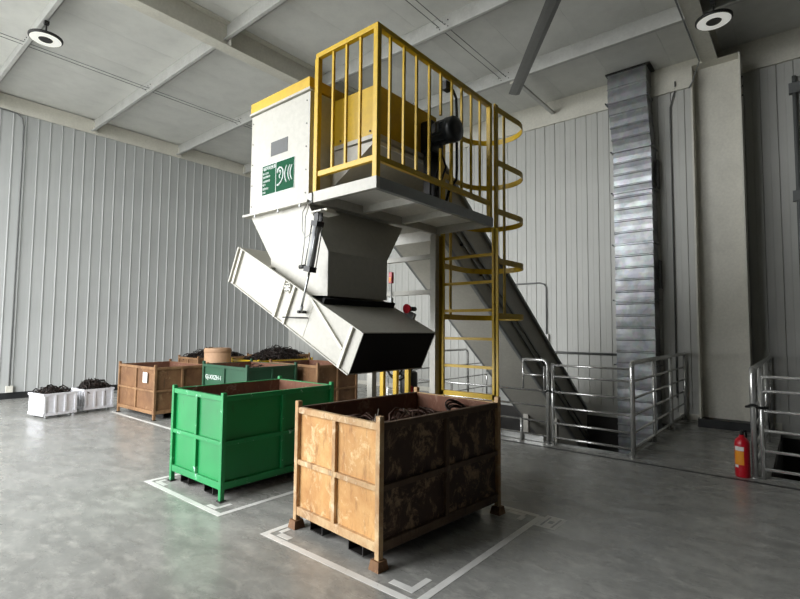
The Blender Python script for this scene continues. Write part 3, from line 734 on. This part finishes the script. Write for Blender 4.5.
# small red call box on the rear tie beam, yellow guard posts with hose behind
rb = thing('red_switch_box', (PXE-.05, 3.70, 2.05), 'small red switch box on the white frame behind the hopper', 'switch box')
box('case', M['red'], rb, PXE-.085, PXE-.047, 3.675, 3.725, 2.03, 2.16, bevel=.004)
box('cover', M['orange_label'], rb, PXE-.0875, PXE-.085, 3.685, 3.715, 2.05, 2.10)
MB().tube([(PXE-.06, 3.70, 2.03), (PXE-.06, 3.70, 1.60)], .007, 6).build('conduit', M['conduit'], rb)
box('lower_box', M['conduit'], rb, PXE-.085, PXE-.047, 3.68, 3.72, 1.80, 1.86)
gd = thing('bollard_guard', (4.95, 4.16, 0), 'yellow three-post guard frame behind the white machine leg', 'guard')
for y in (4.385, 4.155, 3.955):
    box('post', M['yellow'], gd, 4.90, 4.95, y-.03, y+.03, 0, 1.18)
box('top_bar', M['yellow'], gd, 4.90, 4.95, 3.925, 4.415, 1.18, 1.23)
hs = thing('cable_coil', (5.05, 4.2, .8), 'black cable loops hanging behind the yellow guard posts', 'cable')
for k, (cy, r) in enumerate(((4.24, .15), (4.20, .19), (4.10, .14))):
    MB().tube([(4.99+.02*k, cy+r*math.sin(a), 1.05+r*math.cos(a)*1.2) for a in [6.283*i/24 for i in range(24)]], .014, 6, closed=True).build('loop', M['rubber'], hs)
dr = thing('pump_unit', (5.25, 4.25, 0), 'dark grey hydraulic pump tank behind the yellow guard posts', 'pump')
box('tank', M['conduit'], dr, 5.08, 5.5, 4.02, 4.42, .08, .62, bevel=.01)
MB().lathe((5.28, 4.22, .62), [(.11,0),(.12,.02),(.12,.28),(.09,.31)], 20).build('motor', M['motor'], dr)
box('base', M['dark'], dr, 5.1, 5.48, 4.04, 4.40, 0, .08)
box('valve_block', M['red'], dr, 5.09, 5.16, 4.05, 4.14, .62, .74)

# ------------------------------------------------------------------ railings round the pits
ZB = [.10, .285, .49, .69, .895]
def rail_x(name, label, X, y0, y1, posts, bars, top=1.12, r=.019, wide=(), group='tubular railings round the pits'):
    t = thing(name, (X, (y0+y1)/2, 0), label, 'railing', group)
    for y in posts:
        MB().tube([(X, y, 0), (X, y, top)], .032 if y in wide else .022, 12).build('post', M['steel'], t)
        MB().lathe((X, y, 0), [(.05,0),(.05,.008)], 14).build('foot_plate', M['steel'], t)
    for z in bars: MB().tube([(X, y0, z), (X, y1, z)], .014, 10).build('bar', M['steel'], t)
    return t
# front railing, right section, with the corner
RX, RYA, RYB = 6.30, 1.62, 2.60
rf = rail_x('guard_railing', 'steel tube railing across the front of the conveyor pit', RX, RYA, RYB, (RYB,), ZB+[1.04], 1.06)
rs = thing('guard_railing', (8.0, RYA, 0), 'steel tube railing running from the pit corner post to the right wall', 'railing', 'tubular railings round the pits')
pts = [(RX, RYA, 0), (RX, RYA, 1.05)]+[(RX+.07-.07*math.cos(a), RYA, 1.05+.07*math.sin(a)) for a in (.4,.8,1.2,1.57)]+[(9.60, RYA, 1.12), (9.60, RYA, 0)]
MB().tube(pts[:-1], .03, 12).build('top_tube', M['steel'], rs)
for x in (7.38, 8.46, 9.58): MB().tube([(x, RYA, 0), (x, RYA, 1.10)], .026, 12).build('post', M['steel'], rs)
for z in ZB: MB().tube([(RX, RYA, z), (9.6, RYA, z)], .015, 10).build('bar', M['steel'], rs)
for x in (RX, 7.38, 8.46, 9.58): MB().lathe((x, RYA, 0), [(.055,0),(.055,.008)], 14).build('foot_plate', M['steel'], rs)
box('toe_board', M['steel'], rs, RX+.05, 9.6, RYA+.03, RYA+.036, .008, .1)
# gate section left of it with the raised hoop
rg = thing('guard_railing', (RX, 3.4, 0), 'lower railing gate with a raised hoop, left of the front railing', 'railing', 'tubular railings round the pits')
MB().tube([(RX, 2.67, 0), (RX, 2.67, 1.04), (RX, 2.69, 1.08), (RX, 2.73, 1.10), (RX, 3.02, 1.10)], .022, 12).build('hoop', M['steel'], rg)
MB().tube([(RX, 3.02, 1.11), (RX, 3.02, .70)], .014, 10).build('post', M['steel'], rg)
MB().tube([(RX, 2.69, .895), (RX, 3.02, .895)], .014, 10).build('bar', M['steel'], rg)
MB().tube([(RX, 2.72, .70), (RX, 2.72, 1.02)], .012, 8).build('latch_bar', M['steel'], rg)
for z in ZB[:4]: MB().tube([(RX, 2.67, z), (RX, 5.5, z)], .014, 10).build('bar', M['steel'], rg)
for y in (3.05, 4.2, 5.5): MB().tube([(RX, y, 0), (RX, y, .69 if y > 3.1 else .29)], .018, 10).build('post', M['steel'], rg)
box('toe_board', M['steel'], rg, RX+.03, RX+.036, 2.75, 5.45, .008, .09)
MB().lathe((RX, 2.67, 0), [(.05,0),(.05,.008)], 14).build('foot_plate', M['steel'], rg)
MB().tube([(RX-.01, 2.58, .68), (RX-.04, 2.62, .70), (RX-.04, 2.66, .70), (RX-.01, 2.69, .68), (RX+.03, 2.66, .69), (RX+.03, 2.6, .68)], .012, 6, closed=True).build('strap', M['rubber'], rg)
# far side railing
rr = thing('guard_railing', (8.2, 5.6, 0), 'steel railing on the far side of the pit seen through the ladder', 'railing', 'tubular railings round the pits')
FY = 5.3
MB().tube([(7.5, FY, 1.10), (8.48, FY, 1.10), (8.53, FY, 1.07), (8.55, FY, 1.02), (8.55, FY, 0)], .02, 10).build('hoop', M['steel'], rr)
MB().tube([(7.5, FY, 1.10), (7.5, FY, 0)], .02, 10).build('post', M['steel'], rr)
for z in (.30, .55, .80): MB().tube([(6.34, FY, z), (9.6, FY, z)], .013, 8).build('bar', M['steel'], rr)
MB().tube([(9.3, FY, 0), (9.3, FY, .82)], .018, 8).build('post', M['steel'], rr)
# right pit railing
q1 = thing('guard_railing', (RX, -.9, 0), 'steel railing along the right pit front, at the right picture edge', 'railing', 'tubular railings round the pits')
QY = .43
MB().tube([(RX, QY-.05, 0), (RX, QY-.05, 1.04)], .022, 12).build('post', M['steel'], q1)
for y in (-1.2, -2.6): MB().tube([(RX, y, 0), (RX, y, 1.05)], .022, 12).build('post', M['steel'], q1)
for z in ZB+[1.04]: MB().tube([(RX, QY-.05, z), (RX, -3.9, z)], .015, 10).build('bar', M['steel'], q1)
q2 = thing('guard_railing', (8.0, QY, 0), 'steel railing running back to the wall beside the fire extinguisher', 'railing', 'tubular railings round the pits')
MB().tube([(RX, QY+.02, 0), (RX, QY+.02, 1.05)]+[(RX+.06-.06*math.cos(a), QY+.02, 1.05+.06*math.sin(a)) for a in (.5,1,1.57)]+[(9.6, QY+.02, 1.11)], .028, 12).build('top_tube', M['steel'], q2)
for x in (7.38, 8.46, 9.58): MB().tube([(x, QY+.02, 0), (x, QY+.02, 1.10)], .028, 12).build('post', M['steel'], q2)
for z in ZB: MB().tube([(RX, QY+.02, z), (9.6, QY+.02, z)], .015, 10).build('bar', M['steel'], q2)
MB().lathe((RX, QY+.02, 0), [(.055,0),(.055,.008)], 14).build('foot_plate', M['steel'], q2)
MB().tube([(RX-.035, QY+.02+.06*math.cos(a), .735+.012*math.sin(3*a)) if math.sin(a) < 0 else (RX+.035, QY-.02+.08*math.cos(a), .72) for a in [6.283*i/16 for i in range(16)]], .014, 6, closed=True).build('strap', M['rubber'], q2)

# fire extinguisher
fx, fy = 6.262, .552
fe = thing('fire_extinguisher', (fx, fy, 0), 'red fire extinguisher with an orange label on the floor by the railing', 'fire extinguisher')
cyl_ = MB().lathe((fx, fy, 0), [(.060,0),(.066,.006),(.068,.02),(.068,.33),(.062,.37),(.045,.395),(.026,.41),(.024,.43)], 28).build('cylinder', M['red'], fe)
def wrap(name, mat, z0, z1, a0, a1, r=.0688):
    n = 10; vs_ = []; c = math.atan2(-fy, -fx)
    for i in range(n+1):
        a = c+a0+(a1-a0)*i/n
        vs_ += [(fx+r*math.cos(a), fy+r*math.sin(a), z0), (fx+r*math.cos(a), fy+r*math.sin(a), z1)]
    return MB().add(vs_, [(2*i, 2*i+2, 2*i+3, 2*i+1) for i in range(n)], True).build(name, mat, cyl_)
wrap('orange_label', M['orange_label'], .13, .27, -1.15, .2); wrap('white_label', M['paper'], .272, .315, -1.15, .2); wrap('white_label', M['paper'], .10, .128, -1.1, -.55)
MB().lathe((fx, fy, .43), [(.016,0),(.018,.03),(.012,.045)], 14).build('valve', M['dark'], fe)
MB().box(fx-.05, fx+.02, fy-.008, fy+.008, .462, .475).box(fx-.05, fx+.01, fy-.008, fy+.008, .44, .448).build('handle', M['dark'], fe)
MB().tube([(fx+.01, fy-.01, .455), (fx+.05, fy-.03, .465), (fx+.085, fy-.03, .42), (fx+.085, fy-.03, .2), (fx+.075, fy-.02, .12)], .009, 8).build('hose', M['rubber'], fe)

# ------------------------------------------------------------------ duct and wall services
duct = thing('ventilation_duct', (9.3, 2.35, 0), 'galvanised rectangular ventilation duct rising along the right wall', 'duct')
DY0, DY1 = 1.99, 2.63
def duct_piece(z0, z1, xf0, xf1, y0a, y1a, y0b, y1b, dep=.36, name='duct_section'):
    e = .006
    tl = random.uniform(-.006, .006)
    mb = MB(); zs = [z0, z0+.007, z0+.02, (z0+z1)/2, z1-.02, z1-.007, z1]; es = [.004, .004, -e+tl*.5, -e*.4, -e-tl*.5, .004, .004]
    vs_ = []
    for z, ee in zip(zs, es):
        k = (z-z0)/(z1-z0); xf = xf0+(xf1-xf0)*k; ya = y0a+(y0b-y0a)*k; yb = y1a+(y1b-y1a)*k
        vs_ += [(xf+(-ee), ya-ee, z), (xf+dep, ya-ee, z), (xf+dep, yb+ee, z), (xf-ee, yb+ee, z)]
    n = len(zs)
    mb.add(vs_, [(3,2,1,0), tuple((n-1)*4+k for k in range(4))]+[(i*4+k, i*4+(k+1) % 4, i*4+4+(k+1) % 4, i*4+4+k) for i in range(n-1) for k in range(4)])
    return mb.build(name, M['galv'], duct)
z = -1.0
while z < 4.75:
    duct_piece(z, z+.213, 9.25, 9.25, DY0, DY1, DY0, DY1); z += .2135
zj0 = z
for i in range(4):                              # offset towards the wall
    a, b2_ = i/4, (i+1)/4
    sx0, sx1 = 9.25-.0*a, 9.25-.0*b2_
    duct_piece(zj0+a*.95, zj0+b2_*.95-.001, sx0+.03*a, sx0+.03*b2_, DY0+.06*a, DY1+.09*a, DY0+.06*b2_, DY1+.09*b2_)
zk = zj0+.95
for i in range(2):
    h = (CZ-.02-zk)/2; duct_piece(zk+i*h, zk+(i+1)*h-.001, 9.28, 9.28, DY0+.06, DY1+.09, DY0+.06, DY1+.09)
for zf in (.9, 2.05, 3.05, 4.0, zj0, zk):
    o_ = .0 if zf < zk else .03; ye = 0 if zf < zk else .06; yf = 0 if zf < zk else .09
    MB().box(9.22+o_, 9.615, DY0-.03+ye, DY1+.03+yf, zf-.012, zf+.012).build('flange', M['galv'], duct)
    for yy in (DY0-.02+ye, DY1+.02+yf): MB().lathe((9.19+o_, yy, zf), [(.012,0),(.012,.05)], 8, 'x').build('bolt', M['dark'], duct)
for zf in (2.5, 4.3):
    box('wall_bracket', M['dark'], duct, 9.45, 9.60, DY0-.06, DY0-.035, zf-.25, zf+.25)
box('ceiling_collar', M['dark'], duct, 9.24, 9.62, DY0-.01, DY1+.11, CZ-.03, CZ-.004)

def conduit(label, pts, r=.013, name='conduit_pipe'):
    t = thing(name, pts[0], label, 'pipe', 'pipes on the walls')
    MB().tube(pts, r, 8).build('tube', M['pipe'], t); return t
c = conduit('grey conduit bending down the left wall above the white bins', [(1.2,12.55,5.945),(2.35,12.55,5.945),(2.52,12.55,5.93),(2.60,12.55,5.86),(2.635,12.55,5.7),(2.635,12.55,.2)], .016)
box('end_box', M['cream'], c, 2.58, 2.69, 12.51, 12.575, .14, .27)
c = conduit('grey conduit hooked over on the right wall behind the cage', [(9.615,5.6,2.48),(9.615,4.22,2.48),(9.615,4.13,2.45),(9.615,4.09,2.38),(9.615,4.09,1.2)], .014)
box('end_box', M['paper'], c, 9.58, 9.645, 4.04, 4.13, 1.18, 1.42)
conduit('thin horizontal pipe along the right wall behind the pit', [(9.60,5.6,1.06),(9.60,2.7,1.06)], .022)
conduit('thin upright conduit between the duct and the column', [(9.615,1.66,5.95),(9.615,1.66,5.8),(9.615,1.75,5.5),(9.615,1.75,.35)], .011)
conduit('conduit along the near roof beam above the column', [(5.5,1.19,5.87),(8.95,1.19,5.87),(9.03,1.3,5.6),(9.03,1.36,5.5)], .011)
c = conduit('grey upright pipe on the wall at the right picture edge', [(9.6,.02,0.0),(9.6,.02,5.5)], .03)
for z in (3.6, 5.3): box('clamp', M['pipe'], c, 9.55, 9.64, -.05, .09, z-.08, z+.08)

# ------------------------------------------------------------------ lamps and ceiling fan
def high_bay(label, x, y, z, top):
    t = thing('high_bay_lamp', (x, y, z), label, 'lamp', 'round ceiling lamps')
    MB().lathe((x, y, z), [(.205,.0),(.215,.01),(.215,.035),(.17,.055),(.10,.085),(.05,.11)], 36).build('housing', M['dark'], t)
    n = 36; vs_ = []
    for r in (.09, .195):
        vs_ += [(x+r*math.cos(2*PI*k/n), y+r*math.sin(2*PI*k/n), z-.004) for k in range(n)]
    vs_ += [(p[0], p[1], z-.001) for p in vs_]
    fs = [(k, (k+1) % n, n+(k+1) % n, n+k) for k in range(n)]+[(n+k, n+(k+1) % n, 3*n+(k+1) % n, 3*n+k) for k in range(n)]+[(2*n+k, 2*n+(k+1) % n, (k+1) % n, k) for k in range(n)]
    MB().add(vs_, fs).build('diffuser', M['lamp'], t)
    MB().lathe((x, y, z-.012), [(.08,0),(.09,.012)], 28).build('centre_cap', M['dark'], t)
    MB().tube([(x, y, z+.10), (x, y, top)], .012, 8).build('hanger', M['dark'], t)
    MB().box(x-.03, x+.03, y-.03, y+.03, top-.05, top).build('hook_plate', M['dark'], t)
high_bay('round ceiling lamp hanging from a purlin at the upper left', 1.985, 8.50, 5.72, 6.0)
high_bay('round ceiling lamp beside the beam above the column, upper right', 7.42, .81, 5.60, 5.88)
fan = thing('ceiling_fan', (4.3, 1.4, 5.2), 'large industrial ceiling fan, one grey blade hanging into view', 'fan')
FZ = 5.2; hubc = Vector((4.3, 1.42, FZ)); a0 = math.atan2(3.41-hubc.y, 6.855-hubc.x); BL = math.hypot(3.41-hubc.y, 6.855-hubc.x)
for k in range(4):
    a = a0+k*2*PI/4; d = Vector((math.cos(a), math.sin(a), 0)); n_ = Vector((-d.y, d.x, 0))
    prof = [(-.085,-.012),(-.03,-.022),(.04,-.012),(.085,.0),(.04,.006),(-.03,.0)]
    MB().prism(prof, lambda p, q, t: hubc+d*(.2+(BL-.2)*t)+n_*p+Vector((0,0,q))).build('blade', M['fan'], fan)
MB().lathe(hubc, [(.22,-.06),(.24,-.04),(.24,.04),(.18,.07),(.12,.2)], 28).build('hub', M['fan'], fan)
MB().tube([hubc+Vector((0,0,.15)), (hubc.x, hubc.y, CZ-.003)], .04, 12).build('drop_rod', M['fan'], fan)

# ------------------------------------------------------------------ floor markings
def marking(label, strips, group='white tape rectangles on the floor'):
    x = sum(s[0][0] for s in strips)/len(strips); y = sum(s[0][1] for s in strips)/len(strips)
    t = thing('floor_marking', (x, y, 0), label, 'floor marking', group)
    for s in strips:
        p, q, w = s
        p, q = Vector((p[0], p[1], 0)), Vector((q[0], q[1], 0)); d = (q-p).normalized(); n_ = Vector((-d.y, d.x, 0))*w/2
        MB().hexa([p-n_, q-n_, q+n_, p+n_]+[v+Vector((0,0,.0015)) for v in (p-n_, q-n_, q+n_, p+n_)]).build('tape_strip', M['tape'], t)
    return t
W = .05
marking('white tape rectangle around the tan crate', [((2.19,1.665),(2.19,3.11),W), ((2.215,1.69),(3.84,1.69),W), ((2.215,3.085),(3.86,3.085),W), ((3.835,1.715),(3.835,3.06),W)])
marking('white tape rectangle around the bright green crate', [((2.165,3.64),(2.165,5.0),W), ((2.19,3.665),(3.86,3.665),W), ((2.19,4.975),(3.86,4.975),W), ((3.835,3.69),(3.835,4.95),W)])
marking('peeling white corner mark on the floor in front of the tan crate', [((2.285,1.95),(2.285,1.77),W), ((2.31,1.79),(2.45,1.79),.045)], 'inner corner marks')
marking('peeling white corner mark by the left foot of the tan crate', [((2.255,3.0),(2.255,2.87),W), ((2.28,3.02),(2.36,3.02),.04)], 'inner corner marks')
marking('grey corner mark behind the right foot of the tan crate', [((3.775,1.95),(3.775,1.80),W), ((3.66,1.80),(3.75,1.80),.045)], 'inner corner marks')
marking('white corner mark at the left foot of the green crate', [((2.225,4.90),(2.225,4.72),.04), ((2.245,4.885),(2.30,4.885),.04)], 'inner corner marks')
marking('white corner mark by the near foot of the green crate', [((2.225,3.94),(2.225,3.80),.04), ((2.245,3.81),(2.36,3.81),.04)], 'inner corner marks')
marking('white tape line along the labelled brown crate', [((3.46,9.5),(3.46,6.9),W)])
t = thing('floor_decal', (3.78, 1.58, 0), 'small pale square floor sticker at the right corner of the tape rectangle', 'floor marking')
box('square', M['tape'], t, 3.64, 3.90, 1.50, 1.662, .0, .0012)
MB().box(3.67, 3.87, 1.53, 1.545, .0012, .0018).box(3.67, 3.87, 1.615, 1.63, .0012, .0018).box(3.74, 3.80, 1.56, 1.60, .0012, .0018).build('print', M['conduit'], t)
